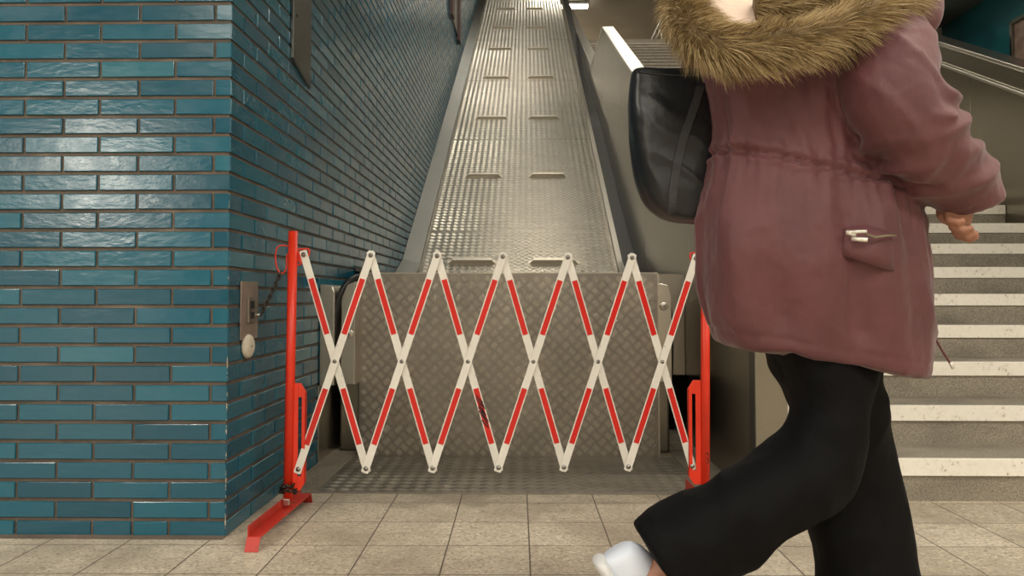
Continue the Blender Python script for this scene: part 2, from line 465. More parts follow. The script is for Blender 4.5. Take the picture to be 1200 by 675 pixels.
child('edge_trim', MB().box((XR0-.0045, 2.99, 0), (XR0-.001, 3.062, .925)), M['steel_dark'], pp, .001)
child('handrail', MB().tube([(XR0+.09+.085, 3.1+k*.5, top_line(3.1+k*.5, 3.83)-.10) for k in range(0, 12)], .02, 12), M['steel_rail'], pp)
pr = empty('parapet', (XS+.05, 5.3, .9)); tag(pr, 'stainless steel parapet with bright double rail on the right side of the stairs', 'parapet'); arch(pr)
BR = 4.02
cuts = [5.0, 5.98, 6.62, 7.72, 8.82, 10.3, 11.9, 13.5, 15.1, 16.7, 18.5]
for a, b in zip(cuts, cuts[1:]):
    za, zb = top_line(a, BR)-.09, top_line(b, BR)-.09
    lo = max(0.6, za-2.4)
    child('steel_panel', MB().prism([(a+.002, lo), (b-.002, lo), (b-.002, zb), (a+.002, za)], XS, XS+.12), M['steel'], pr, .001)
mb = MB(); mb2 = MB(); mb3 = MB()
ys = [5.0, 8.82, 10.3, 18.5]
for a, b in zip(ys, ys[1:]):
    za, zb = top_line(a, BR), top_line(b, BR)
    mb.prism([(a, za-.10), (b, zb-.10), (b, zb+.05), (a, za+.05)], XS-.035, XS+.13)
    mb2.prism([(a, za+.048), (b, zb+.048), (b, zb+.072), (a, za+.072)], XS-.045, XS+.14)
    mb3.prism([(a, za-.125), (b, zb-.125), (b, zb-.10), (a, za-.10)], XS-.055, XS+.02)
child('rail_band', mb, M['steel'], pr, .012); child('coping', mb2, M['steel_rail'], pr, .005); child('lower_lip', mb3, M['steel_rail'], pr, .005)
# rounded handrail terminal by the ninth step
tm = MB().tube(spline([tuple(Vector(q)) for q in [(XS+.02, 5.32, 1.52), (XS-.02, 5.24, 1.50), (XS-.04, 5.18, 1.44), (XS-.03, 5.2, 1.37), (XS+.02, 5.3, 1.34)]], 6), .036, 14)
child('rail_end', tm, M['steel_dark'], pr)
# upper railing on the top floor
rl = empty('railing', (3.2, 16.7, 6.32)); tag(rl, 'distant horizontal steel railing at the head of the stairs, beside the fur hood', 'railing'); arch(rl)
child('rail', MB().tube([(3.14, 16.5, 7.13), (3.14, 19.6, 7.13)], .032, 10), M['steel_rail'], rl)
child('rail', MB().tube([(3.14, 16.5, 6.95), (3.14, 19.6, 6.95)], .022, 10), M['steel_rail'], rl)
for k in range(6): child('post', MB().cyl((3.14, 16.6+k*.6, 6.32), (3.14, 16.6+k*.6, 7.12), .02), M['steel_rail'], rl)
# display case on the teal wall
sg = empty('display_case', (3.88, 5.9, 2.9)); tag(sg, 'metal framed display case on the dark teal wall above the right parapet', 'display case'); arch(sg)
child('case_face', MB().box((3.872, 5.35, 2.42), (3.89, 6.16, 2.93)), M['glassy'], sg)
child('case_frame', MB().box((3.85, 6.15, 2.40), (3.899, 6.18, 2.95)).box((3.85, 5.33, 2.92), (3.899, 6.18, 2.95)).box((3.85, 5.33, 2.40), (3.899, 6.18, 2.43)), M['steel'], sg, .002)
M['redp'] = simple('faded_red_print', (.35, .05, .04), .3)
child('red_print', MB().box((3.868, 5.5, 2.55), (3.8725, 5.95, 2.82)), M['redp'], sg)
# ------------------------------------------------------------------ escalator cover
ec = empty('escalator_cover', (0, 3.8, 0)); tag(ec, 'tread plate ramp and upright front panel boarding over the closed escalator', 'ramp'); arch(ec)
PX0, PX1, PYF, PZ = -.772-.0085, .676-.0085, 3.80, .889
fpm = MB().box((PX0, PYF, .0), (PX1, PYF+.004, PZ))
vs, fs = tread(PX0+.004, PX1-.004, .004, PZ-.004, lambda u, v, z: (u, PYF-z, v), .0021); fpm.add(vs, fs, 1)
fp = child('front_panel', fpm, [M['plate_v'], M['bars']], ec)
child('panel_edge', MB().box((PX0, PYF+.0045, PZ-.004), (PX1, 4.4, PZ+.002)).box((PX1, PYF-.003, 0), (PX1+.006, PYF+.03, PZ)).box((PX0, PYF-.002, PZ), (PX1, PYF+.02, PZ+.004)), M['steel_gal'], ec)
# flat top behind the panel, hidden but real
RX0, RX1 = -.80, .735
child('top_plate', MB().box((RX0, 4.4, PZ-.004), (RX1, 5.88, PZ+.002)), M['plate_h'], ec)
# ramp plates laid along the slope: each an object in its own sloping frame so that the pattern follows the plate
ang = math.atan(RS); cs = math.cos(ang)
joints = [5.885, 6.62, 8.60, 10.65, 12.75, 14.85, 17.4]
for a, b in zip(joints, joints[1:]):
    L = (b-a)/cs
    rm = MB().box((RX0, .0015, -.005), (RX1, L-.0015, 0))
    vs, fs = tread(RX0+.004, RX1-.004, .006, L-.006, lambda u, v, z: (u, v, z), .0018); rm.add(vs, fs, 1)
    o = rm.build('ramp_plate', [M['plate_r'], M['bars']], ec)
    w = ARCH @ Matrix.Translation((0, a, ramp_z(a))) @ Matrix.Rotation(ang, 4, 'X')
    o.matrix_basis = parent_world(ec).inverted() @ w
def cleat(px0, px1, py, dull):
    Y = 3.416*F/(py+202)
    a = P(px0, py, Y).x-.0108*(Y-3); b = P(px1, py, Y).x-.0108*(Y-3)
    w_ = b-a; c_ = (a+b)/2
    mb = MB()
    prof = lambda x: [(x, -.012, 0), (x, .012, 0)]
    # folded flat bar with slanted ends
    h = .034
    v = [(-w_/2, 0, 0), (w_/2, 0, 0), (w_/2-.035, 0, h), (-w_/2+.035, 0, h)]
    v += [(x, y+.006, z) for x, y, z in v]
    mb.add(v, [(0, 1, 2, 3), (7, 6, 5, 4), (0, 4, 5, 1), (1, 5, 6, 2), (2, 6, 7, 3), (3, 7, 4, 0)])
    mb.box((-w_/2+.035, 0, h-.005), (w_/2-.035, .045, h))
    mb.box((-w_/2-.004, -.004, 0), (w_/2+.004, .05, .003))
    o = mb.build('cleat', M['steel_gal'], ec)
    w = ARCH @ Matrix.Translation((c_, Y, ramp_z(Y))) @ Matrix.Rotation(ang, 4, 'X')
    o.matrix_basis = parent_world(ec).inverted() @ w
for (x0, x1, x2, x3, y) in [(525, 581, 620, 678, 309), (545, 588, 620, 664, 207), (557, 595, 619, 656, 138), (565, 597, 618, 650, 89.5),
                            (572, 600, 617, 644, 55), (577, 603, 616.5, 641, 29.5), (581, 605, 616, 637, 7)]:
    cleat(x0, x1, y, True); cleat(x2, x3, y, False)
# side skirtings
def strip(name, x0, x1, dz0, dz1, mat, parent, Y0=5.3):
    mb = MB()
    pts = [(Y0, PZ+.03), (5.75, PZ+.03), (6.1, ramp_z(6.1)+.02), (17.4, ramp_z(17.4)+.02)]
    for (a, za), (b, zb) in zip(pts, pts[1:]):
        v = [(x0, a, za+dz0), (x1, a, za+dz1), (x1, b, zb+dz1), (x0, b, zb+dz0)]
        v += [(x, y, z-.03) for x, y, z in v]
        mb.add(v, [(0, 1, 2, 3), (7, 6, 5, 4), (0, 4, 5, 1), (2, 6, 7, 3), (1, 5, 6, 2), (3, 7, 4, 0)])
    return child(name, mb, M[mat], parent)
es = empty('escalator', (0, 3.9, 0)); tag(es, 'closed escalator whose steel newels and rubber handrails show beside the front panel', 'escalator'); arch(es)
strip('skirting', XL+.002, RX0-.002, .035, .0, 'steel_dark', es, 4.4)
strip('skirting', RX1+.003, RX1+.045, .012, .012, 'steel_rail', es, 5.0)
strip('gap_shade_strip', RX1+.046, XR0-.001, -.05, -.05, 'rubber', es, 5.6)  # black strip standing in for the dark gap beside the parapet
# newels: steel balustrade ends with a rubber handrail turning down into them
def newel(x0, x1):
    return child('newel', MB().prism([(3.93, .0), (3.93, .36)]+[(4.06-.13*math.cos(t*PI/16), .70+.13*math.sin(t*PI/16)) for t in range(0, 9)]+[(5.9, .83), (5.9, 0)], x0, x1), M['steel'], es, .012)
nl = newel(-.905, -.80); nr = newel(.685, .745)
def pr_(x, y, Y):
    p_ = ARCH.inverted() @ P(x, y, Y); return tuple(p_)
child('handrail', MB().tube(spline([pr_(391, 450, 3.70), pr_(390.5, 400, 3.70), pr_(394, 362, 3.70), pr_(402, 338, 3.71), pr_(414, 326, 3.76), (-.79, 3.95, .875), (-.79, 5.0, .87)], 5), .014, 10), M['rubber'], nl)
child('handrail', MB().tube(spline([pr_(787, 440, 3.86), pr_(787.5, 400, 3.86), pr_(786, 366, 3.86), pr_(781, 346, 3.86), pr_(776, 335, 3.90), (.70, 4.2, .85), (.70, 5.2, .85)], 5), .008, 10), M['rubber'], nr)
def lock(x, y, z, parent):
    l = child('key_lock', MB().cyl((x, y+.02, z), (x, y-.006, z), .021, 20).cyl((x, y-.006, z), (x, y-.010, z), .012, 16), M['steel_rail'], parent, .002)
    child('keyhole', MB().box((x-.0015, y-.0115, z-.006), (x+.0015, y-.0098, z+.006)), M['black'], l)
# steel casings beside the panel
child('side_casing', MB().box((XL+.0008, 3.64, 0), (XL+.006, 5.4, .36)), M['casing'], es, .001)
child('side_casing', MB().prism([(-.938, .36), (-.868, .36), (-.868, .80), (-.880, .825), (-.938, .835)], 3.655, 4.3, 'y'), M['casing'], es, .004)
lc = child('front_casing', MB().prism([(-.848, .36), (-.780, .36), (-.780, .85), (-.826, .83), (-.848, .78)], 3.70, 4.3, 'y'), M['casing'], es, .004)
lock(-.806, 3.696, .60, lc)
rc = child('front_casing', MB().prism([(.675, .36), (.742, .36), (.742, .78), (.725, .835), (.675, .845)], 3.84, 3.93, 'y'), M['casing'], es, .003)
lock(.703, 3.838, .73, rc)
child('recess_shade', MB().box((XL+.013, 4.62, 0), (XR0-.002, 4.64, .35)), M['black'], es)  # black sheet, the shade of the low recess put into its colour
child('added_bounce_plate', MB().box((.743, 4.30, .35), (XR0-.002, 4.312, .90)), M['casing'], es, .001)  # sheet added to mirror the concourse and brighten the parapet steel
# landing plate
lp = empty('landing_plate', (0, 3.1, 0)); tag(lp, 'worn tread plate lying on the floor in front of the upright panel', 'floor plate'); arch(lp)
lm = MB().box((-.80, 3.10, .0005), (.742, PYF-.004, .005))
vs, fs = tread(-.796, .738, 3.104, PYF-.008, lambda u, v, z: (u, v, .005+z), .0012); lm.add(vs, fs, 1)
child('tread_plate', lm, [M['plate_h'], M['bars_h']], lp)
mb = MB().box((XL+.002, 3.10, .0005), (-.803, 4.0, .003))
for k in range(40): mb.box((XL+.004, 3.105+k*.022, .003), (-.806, 3.115+k*.022, .007))
child('ribbed_strip', mb, M['step'], lp)
child('ribbed_strip', MB().box((.745, 3.10, .0005), (XR0-.002, 4.0, .004)), M['step'], lp)
# ------------------------------------------------------------------ fittings on the brick side wall
def onwall(Y, z, d=0): return (XL+d, Y, z)
sp = empty('switch_plate', (XL, 2.71, .73)); tag(sp, 'brown metal plate with key switch on the brick side wall, where the chain ends', 'switch'); arch(sp)
pl = child('cover_plate', MB().box((XL+.0006, 2.635, .628), (XL+.006, 2.80, .829)), M['swplate'], sp, .0015)
for z in (.64, .817): child('screw', MB().cyl((XL+.006, 2.72, z), (XL+.0075, 2.72, z), .004), M['bolt'], pl)
kb = child('key_switch', MB().box((XL+.006, 2.682, .685), (XL+.016, 2.752, .775)), M['bolt'], sp, .002)
child('switch_slot', MB().box((XL+.016, 2.70, .70), (XL+.0168, 2.735, .722)).box((XL+.016, 2.70, .735), (XL+.0168, 2.735, .76)), M['black'], kb)
kc = MB().cyl((XL+.012, 2.745, .712), (XL+.036, 2.748, .712), .004, 10)
child('eye_pin', kc, M['steel_rail'], sp)
wd = empty('wall_button', (XL, 2.70, .604)); tag(wd, 'round ivory plastic button on the brick side wall, below the switch plate', 'button'); arch(wd)
rings = []
for (dx, r) in ((.0006, .050), (.006, .050), (.012, .047), (.017, .038), (.019, .02)):
    rings.append([(XL+dx, 2.705+r*math.cos(2*PI*i/32), .604+r*.84*math.sin(2*PI*i/32)) for i in range(32)])
child('button_cap', MB().loft(rings), M['ivory'], wd)
child('button_hole', MB().cyl((XL+.018, 2.705, .604), (XL+.0195, 2.705, .604), .004), M['black'], wd)
# long steel plate high on the brick wall and brown frame further up
wp = empty('wall_plate', (XL, 3.38, 1.74)); tag(wp, 'long vertical grey steel plate fixed high on the brick side wall', 'metal plate'); arch(wp)
child('plate', MB().prism([(3.17, 1.76), (3.43, 1.70), (3.43, 2.9), (3.17, 2.9)], XL+.0006, XL+.014), M['steel_dark'], wp, .002)
child('lock_hole', MB().cyl((XL+.014, 3.21, 1.95), (XL+.0155, 3.21, 1.95), .008), M['black'], wp)
wf = empty('wall_frame', (XL, 10.5, 4.1)); tag(wf, 'narrow maroon brown frame hanging on the brick side wall far up the ramp', 'frame'); arch(wf)
child('upright', MB().box((XL+.0006, 9.75, 4.35), (XL+.05, 9.95, 6.3)), M['brownpost'], wf, .004)
child('upright', MB().box((XL+.0006, 10.75, 4.35), (XL+.05, 10.95, 6.3)), M['brownpost'], wf, .004)
child('backing', MB().box((XL+.0006, 9.95, 4.40), (XL+.02, 10.75, 6.3)), M['steel_dark'], wf)
# ------------------------------------------------------------------ red and white folding barrier
YA, YB = 2.78, 2.885
fb = empty('folding_barrier', (0, 2.83, 0)); tag(fb, 'red and white expanding lattice barrier standing across the closed escalator', 'barrier')
I4 = Matrix.Identity(4)
def wchild(name, mb, mat, parent, bevel=0): return child(name, mb, mat, parent, bevel, I4)
T0, T6 = P(356, 298.5, YA), P(815, 303, YB)
B0, B6 = P(350, 549.5, YA), P(811, 546, YB)
def lerp(a, b, t): return a+(b-a)*t
T = [lerp(T0, T6, i/6) for i in range(7)]; B = [lerp(B0, B6, i/6) for i in range(7)]
W2, TH = .0135, .0032
def slat_mb(L):
    mb = MB(); n = 6; out = []
    e = L/2+.016
    out = [(-e, -W2*.75), (-e+.004, -W2), (e-.004, -W2), (e, -W2*.75), (e, W2*.75), (e-.004, W2), (-e+.004, W2), (-e, W2*.75)]
    return mb.prism(out, -TH/2, TH/2, 'y')
def place_slat(p, q, yoff, name='slat'):
    c = (p+q)/2+Vector((0, yoff, 0)); dx = (q-p); L = dx.length; dx.normalize()
    yax = Vector((0, 1, 0)); yax = (yax-dx*yax.dot(dx)).normalized(); zax = dx.cross(yax)
    m = Matrix((dx, yax, zax)).transposed().to_4x4(); m.translation = c
    s_ = slat_mb(L).build(name, M['white'], fb, .0006); s_.matrix_basis = parent_world(fb).inverted() @ m
    for (a, b) in ((.112, .372), (.628, .888)):
        r = MB().box((-L/2+L*a, -TH/2-.0011, -W2*.70), (-L/2+L*b, -TH/2-.0001, W2*.70)).build('reflector', M['redtape'], s_)
    return s_, L
for i in range(6):
    s1, L = place_slat(T[i], B[i+1], .0030)
    if i == 2:
        s1['label'] = 'slat with black scrawl over its lower red reflector'
        g = MB(); rr = random.Random(5)
        for k in range(9):
            x = L*(.18+.13*k/9)
            g.tube([(x-.02+rr.uniform(-.01, .01), -TH/2-.0016, -.008+rr.uniform(-.004, .004)), (x+.015, -TH/2-.0016, .009+rr.uniform(-.004, .003))], .0022, 5, squash=1)
        o = g.build('scrawl', M['graf'], s1)
    place_slat(B[i], T[i+1], -.0030)
for i in range(7):
    for nd in ((T[i], B[i])):
        wchild('bolt', MB().cyl(nd+Vector((0, .012, 0)), nd+Vector((0, -.0085, 0)), .0055, 12).cyl(nd+Vector((0, -.0046, 0)), nd+Vector((0, -.0058, 0)), .0085, 14), M['bolt'], fb)
for i in range(6):
    m_ = (T[i]+B[i+1]+B[i]+T[i+1])/4
    wchild('bolt', MB().cyl(m_+Vector((0, .010, 0)), m_+Vector((0, -.0075, 0)), .0048, 12).cyl(m_+Vector((0, -.0046, 0)), m_+Vector((0, -.0058, 0)), .007, 14), M['bolt'], fb)
def barrier_post(xt, xb, Yp, ztop, sgn, foot_rot):
    yb = 348+F*(H-.055)/Yp
    top = P(xt, 271 if sgn > 0 else 287, Yp); bot = P(xb, yb, Yp)
    Pm = MB().cyl(bot, top, .0165, 22)
    po = wchild('post', Pm, M['red'], fb)
    wchild('end_cap', MB().cyl(top-Vector((0, 0, .002)), top+Vector((0, 0, .004)), .0155, 18, r2=.012), M['rubber'], po)
    # slotted guide plate
    x0 = bot.x+sgn*.014; w = .0455*sgn
    def q(a, z): return (x0+w*a, z)
    za, zb = .092, .470
    outer = [q(0, za), q(.62, za), q(1, za+.03), q(1, zb-.03), q(.62, zb), q(0, zb)]
    mb = MB()
    yc = Yp
    # frame around the slot built from bars
    mb.box((x0, yc-.003, za), (x0+w*.42, yc+.003, zb))
    mb.prism([q(.42, zb-.05), q(.42, zb), q(.62, zb), q(1, zb-.028), q(1, zb-.05)], yc-.003, yc+.003, 'y')
    mb.prism([q(.42, za+.05), q(1, za+.05), q(1, za+.028), q(.62, za), q(.42, za)], yc-.003, yc+.003, 'y')
    mb.box((x0+w*.70, yc-.003, za+.05), (x0+w, yc+.003, zb-.05))
    mb.box((x0+w-.003*sgn, yc-.003, za+.03), (x0+w, yc+.016, zb-.03))
    wchild('slotted_guide', mb, M['red'], po, .0012)
    # bracket loop at the upper bolt
    nd = T[0] if sgn > 0 else T[6]
    Yb = Yp+.011
    c = [(nd.x-sgn*.012, Yb, nd.z+.02), (nd.x+sgn*.012, Yb, nd.z+.021), (nd.x+sgn*.017, Yb, nd.z+.008), (nd.x+sgn*.004, Yb+.002, nd.z-.018), (top.x+sgn*.012, Yb, nd.z-.035), (top.x+sgn*.012, Yb, nd.z+.018)]
    wchild('bracket', MB().tube(cspline(c, 4), .0034, 8, closed=True).box((top.x+sgn*.01, Yb-.002, nd.z-.026), (nd.x+sgn*.004, Yb+.002, nd.z+.014)), M['red'], po)
    # foot: angle iron across the barrier
    R = Matrix.Translation((bot.x+sgn*.011, Yp, 0)) @ Matrix.Rotation(foot_rot, 4, 'Z')
    ft = MB()
    L0, L1 = -.36, .17
    ft.prism([(-.021, .036), (-.021, .072), (-.017, .072), (-.017, .040), (.021, .040), (.021, .036)], L0, L1, 'y')
    for yy, s_ in ((L0, -1), (L1, 1)):
        ft.prism([(yy, .040), (yy+s_*.004, .040), (yy+s_*.026, .0005), (yy+s_*.022, .0005)], -.021, .021)
    v = ft.v; ft.v = [R @ p for p in v]
    f_ = wchild('foot', ft, M['redfoot'], po, .0008)
    return po, top, bot
pL, tL, bL = barrier_post(343.5, 337.5, YA, 1.0, 1, -.025)
pR, tR, bR = barrier_post(826.5, 826.5, YB, 1.0, -1, .025)
# scribbled marks on the right post
gm = MB()
zc = P(829, 540, YB-.017)
for (dz, w, h) in ((0.0, .0075, .008), (.021, .0065, .0075)):
    pts = []
    n = 12 if dz == 0 else 9
    for k in range(n):
        t = 2*PI*k/12+.6
        pts.append((bR.x+.003+w*math.cos(t), YB-.0158+abs(w*math.cos(t))*.25, zc.z+dz+h*math.sin(t)))
    gm.tube(pts, .0016, 6, closed=(dz == 0))
gm.tube([(bR.x+.004, YB-.0164, zc.z+.023), (bR.x+.010, YB-.0145, zc.z+.021)], .0016, 6)
wchild('scribble', gm, M['graf'], pR)
# red wire ring on the left post
rp = [P(x, y, YA-.004) for x, y in ((341, 291), (333, 287.5), (326, 289), (323, 297), (323.5, 309), (326, 317), (331, 320), (335.5, 314), (336, 300), (339, 296))]
wchild('wire_ring', MB().tube(cspline([tuple(p) for p in rp], 4), .0028, 8, closed=True), M['red'], pL)
# ------------------------------------------------------------------ chains
def chain(name, pts, n, r, w, parent, mat):
    pts = spline([tuple(p) for p in pts], 12)
    pts = [Vector(p) for p in pts]
    ds = [0]
    for a, b in zip(pts, pts[1:]): ds.append(ds[-1]+(b-a).length)
    def at(s):
        for k in range(len(ds)-1):
            if ds[k+1] >= s: return pts[k].lerp(pts[k+1], (s-ds[k])/(ds[k+1]-ds[k]+1e-9))
        return pts[-1]
    L = ds[-1]
    for i in range(n):
        a = at(L*i/n); b = at(L*(i+1)/n); c = (a+b)/2; t = (b-a).normalized(); h = (b-a).length/2+r*1.1
        up = Vector((0, 1, 0)) if abs(t.y) < .9 else Vector((1, 0, 0))
        s1 = t.cross(up).normalized(); s2 = t.cross(s1)
        sd = (s1 if i % 2 else s2); sd = (sd+(s2 if i % 2 else s1)*.25).normalized()
        loop = []
        for k in range(12):
            a_ = 2*PI*k/12
            loop.append(c+t*(h-w/2)*(1 if math.cos(a_) > 0 else -1)*(1 if abs(math.cos(a_)) > .01 else 0)+t*math.cos(a_)*w/2+sd*math.sin(a_)*w/2)
        wchild('link', MB().tube(loop, r, 6, closed=True), mat, parent)
wallpt = ARCH @ Vector((XL+.034, 2.748, .712))
c0 = P(329, 319, YA-.004)
cn = empty('chain', c0); tag(cn, 'dark steel chain slung from the left barrier post to the wall switch plate', 'chain')
chain('chain', [c0, c0.lerp(wallpt, .5)+Vector((0, 0, -.006)), wallpt], 13, .0029, .0125, cn, M['chain'])
cb = empty('chain', (bL.x, YA, .06)); tag(cb, 'short rusty chain wound round the foot of the left barrier post', 'chain')
pts = []
for k in range(22):
    t = 2*PI*k/9; rr_ = .025+.004*math.sin(k*1.7)
    pts.append((bL.x+rr_*math.cos(t), YA+rr_*math.sin(t), .082+.004*math.sin(k*2.1)+.0018*k))
chain('wrap', pts, 34, .0026, .011, cb, M['chain'])
wchild('padlock', MB().box((bL.x-.004, YA-.048, .052), (bL.x+.018, YA-.036, .074)), M['steel_rail'], cb, .002)
# ------------------------------------------------------------------ lamps
def lamp_fixture(loc, length, axis, label, power, slope=0, size=.12):
    e = empty('ceiling_lamp', loc); tag(e, label, 'lamp', 'fluorescent ceiling lamps')
    e.rotation_euler = (slope, 0, 0 if axis == 'x' else PI/2)
    h = length/2
    MB().box((-h, -.07, -.03), (h, .07, .04)).build('housing', M['housing'], e, .004)
    MB().cyl((-h+.03, 0, -.052), (h-.03, 0, -.052), .019, 12).build('tube', M['tube'], e)
    l = bpy.data.lights.new('lamp_glow', 'AREA'); l.shape = 'RECTANGLE'; l.size = length; l.size_y = size; l.energy = power; l.color = (1, .925, .80)
    lo = bpy.data.objects.new('lamp_glow', l); COL.objects.link(lo); lo.parent = e; lo.location = (0, 0, -.078)
    return e
cl = [(-4.6, .3), (-.9, -3.9), (1.3, -3.9), (3.6, -3.9), (-1.9, -1.2), (.3, -1.0), (2.4, -1.2), (4.6, -1.2), (-3.0, .9), (1.6, 1.3), (4.6, 1.6)]  # row by the pale wall added for brighter reflections in the steel
wh = ['above the far left of the floor', 'added unseen on the left to brighten the pale wall behind the camera', 'added unseen in the middle to brighten the pale wall behind the camera', 'added unseen on the right to brighten the pale wall behind the camera', 'behind the camera on the left', 'behind the camera in the middle', 'behind the camera on the right', 'far right behind the camera', 'in front of the teal wall', 'above the walking person', 'before the right flank of the stairs']
for (x, y), w in zip(cl, wh):
    lamp_fixture((x, y, 3.24), 1.5, 'x', 'long fluorescent ceiling lamp '+w, 50)
for (x, y), w in zip([(-7.3, -8.0), (-9.3, -11.5), (-11.5, -15.0)], ['nearest', 'middle', 'farthest']):
    lamp_fixture((x, y, 3.24), 2.4, 'y', w+' lamp of the long row down the concourse behind the camera', 420, 0, .5)
def shaft_z(Y): return 3.5+(Y-4.2)*(5.3/8.2)
for k, Y in enumerate((5.0, 6.9, 8.8, 10.7)):
    lamp_fixture((0.2, Y, shaft_z(Y)-.06), 1.4, 'x', ['lowest', 'second lowest', 'second highest', 'highest'][k]+' fluorescent lamp on the sloping ceiling above the escalator', 21, .57)
    lamp_fixture((2.3, Y+.4, shaft_z(Y+.4)-.06), 1.4, 'x', ['lowest', 'second lowest', 'second highest', 'highest'][k]+' fluorescent lamp on the sloping ceiling above the stairs', 22, .57)
# the lit tube seen at the head of the ramp
q = P(672, 3, 21.2)
hl = lamp_fixture((1.50, 21.0, 8.74), .82, 'x', 'bright fluorescent tube seen at the head of the ramp', 60)
MB().tube([(-.40, 0, -.07), (-.38, 0, -.07), (.38, 0, -.07), (.40, 0, -.07)], [.03, .065, .065, .03], 14).build('diffuser', M['tube'], hl)
lamp_fixture((-.2, 14.6, 8.76), 1.4, 'x', 'fluorescent lamp over the top of the ramp', 22)
lamp_fixture((2.6, 15.5, 8.76), 1.4, 'x', 'fluorescent lamp over the head of the stairs', 50)
lamp_fixture((5.7, 20.5, 8.5), 1.4, 'x', 'added fluorescent lamp, out of view on the right, brightening the top floor ceiling', 200)  # hidden lamp added to lift the ceiling upstairs
lamp_fixture((.3, 24.8, 8.5), 1.4, 'x', 'added fluorescent lamp, hidden behind the ramp, brightening the top floor ceiling', 260)  # added out of sight so the upstairs ceiling gets more light
# ------------------------------------------------------------------ person walking past, seen from behind
def fabric(name, col, rough, wscale, sheen=.3, bstr=.35, var=.15):
    m = NT(name); c = m.obj()
    n = m.noise(c, 9, 4); fine = m.noise(c, wscale, 2)
    m.set('Base Color', m.ramp(n, [(.3, tuple(x*(1-var) for x in col)), (.7, tuple(x*(1+var) for x in col))]))
    m.set('Roughness', rough); m.set('Sheen Weight', sheen); m.set('Sheen Roughness', .4)
    b = m.bump(m.noise(m.map(c, (1, 1, .45)), 16, 4, .6), bstr, .010); m.set('Normal', m.bump(fine, .25, .0012, b)); return m.mat
M['parka'] = fabric('dusty_maroon_cotton', (.106, .031, .036), .62, 500, .25)
M['trouser'] = fabric('black_trouser_cloth', (.0035, .0034, .004), .7, 600, .0, .5)
M['trouser'].node_tree.nodes['Principled BSDF'].inputs['Specular IOR Level'].default_value = .12
M['skin'] = simple('skin', (.36, .17, .11), .5, var=.06)
M['hair'] = simple('dark_brown_hair', (.05, .025, .012), .45, var=.4, vscale=60)
M['shoe'] = simple('white_shoe_leather', (.70, .76, .88), .45, bump=.1)
M['shoesole'] = simple('pale_shoe_sole', (.72, .73, .74), .6)
M['leather'] = None
m = NT('black_leather'); c = m.obj(); m.set('Base Color', (.010, .011, .013, 1)); m.set('Roughness', m.math('MULTIPLY_ADD', m.noise(c, 5, 3), .2, .26))
b = m.bump(m.noise(c, 7, 3), .5, .012); m.set('Normal', m.bump(m.noise(c, 260, 2), .25, .001, b)); M['leather'] = m.mat
M['fleece'] = simple('cream_fleece_lining', (.72, .56, .46), .95, bump=1.0, bscale=120, var=.1)
m = NT('golden_olive_fur'); at = m.n('ShaderNodeAttribute', attribute_name='tint').outputs['Fac']
m.set('Base Color', m.ramp(at, [(0, (.045, .030, .014)), (.3, (.16, .105, .045)), (.6, (.33, .235, .105)), (1, (.60, .47, .27))])); m.set('Roughness', .6); m.set('Specular IOR Level', .3)
M['fur'] = m.mat
M['darkmaroon'] = simple('dark_maroon_cord', (.12, .03, .035), .7)
pe = empty('person', P(950, 700, 1.66)*1.0); pe.location.z = 0
tag(pe, 'person in a maroon parka with fur hood and black wide trousers walking past', 'person')
def V(px, py, Y): return P(px, py, Y)
def pchild(name, me, mat, parent=pe):
    o = link(name, me, mat, parent); o.matrix_basis = parent_world(parent).inverted(); return o
def K(Y): return Y/F                      # metres per pixel at distance Y
# ring between two silhouette points in depth plane Y with half depth d (superellipse)
def ring(xl, yl, xr, yr, Y, d, n=36, e=.8, back=None):
    a = V(xl, yl, Y); b = V(xr, yr, Y); c = (a+b)/2; u = (b-a)/2
    out = []
    for i in range(n):
        t = 2*PI*i/n; ct, s_ = math.cos(t), math.sin(t)
        ct = math.copysign(abs(ct)**e, ct); s_ = math.copysign(abs(s_)**e, s_)
        out.append(c+u*ct+Vector((0, (d if s_ < 0 else (back or d))*s_, 0)))
    return out
# ---- parka
jk = MB()
tors = [(840, 401, 1077, 440, 1.66, .150), (836, 392, 1078, 428, 1.66, .156), (828, 372, 1078, 402, 1.66, .160), (819, 320, 1079, 348, 1.66, .170), (819, 272, 1076, 296, 1.66, .168),
        (826, 226, 1066, 246, 1.66, .155), (836, 184, 1042, 214, 1.66, .134), (834, 152, 1026, 172, 1.67, .138), (828, 112, 1018, 126, 1.67, .148),
        (818, 76, 1046, 82, 1.66, .155), (814, 50, 1056, 48, 1.66, .150), (832, 24, 1058, 14, 1.66, .125), (872, 0, 1040, -16, 1.66, .095), (915, -22, 1005, -34, 1.66, .065)]
tors = spline(tors, 3)
jk.loft([ring(*t) for t in tors])
def limb(pts, mb, n=20):
    """pts: (px, py, Y, radius px)"""
    pts = spline(pts, 5)
    mb.tube([V(a, b, c) for a, b, c, r in pts], [r*K(c) for a, b, c, r in pts], n)
limb([(1012, 40, 1.59, 44), (1036, 66, 1.53, 54), (1048, 112, 1.495, 55), (1068, 154, 1.495, 51), (1100, 190, 1.52, 45), (1128, 217, 1.56, 40), (1138, 240, 1.57, 33)], jk)
limb([(868, 42, 1.72, 44), (834, 82, 1.82, 36), (846, 150, 1.92, 32), (880, 205, 1.93, 29), (925, 235, 1.90, 24)], jk)
me = remeshed(jk, .0062, 5)
wx = [(836, 180), (900, 195), (960, 212), (1000, 226), (1050, 238)]
def zs_at(px):
    for (a, ya), (b, yb) in zip(wx, wx[1:]):
        if px <= b: return ya+(yb-ya)*(max(px, a-20)-a)/(b-a)
    return wx[-1][1]
def topx(co_):
    d = CAMROT.to_3x3().transposed() @ (co_-Vector((0, 0, H)))
    return PCX+F*d.x/-d.z, PCY-F*d.y/-d.z
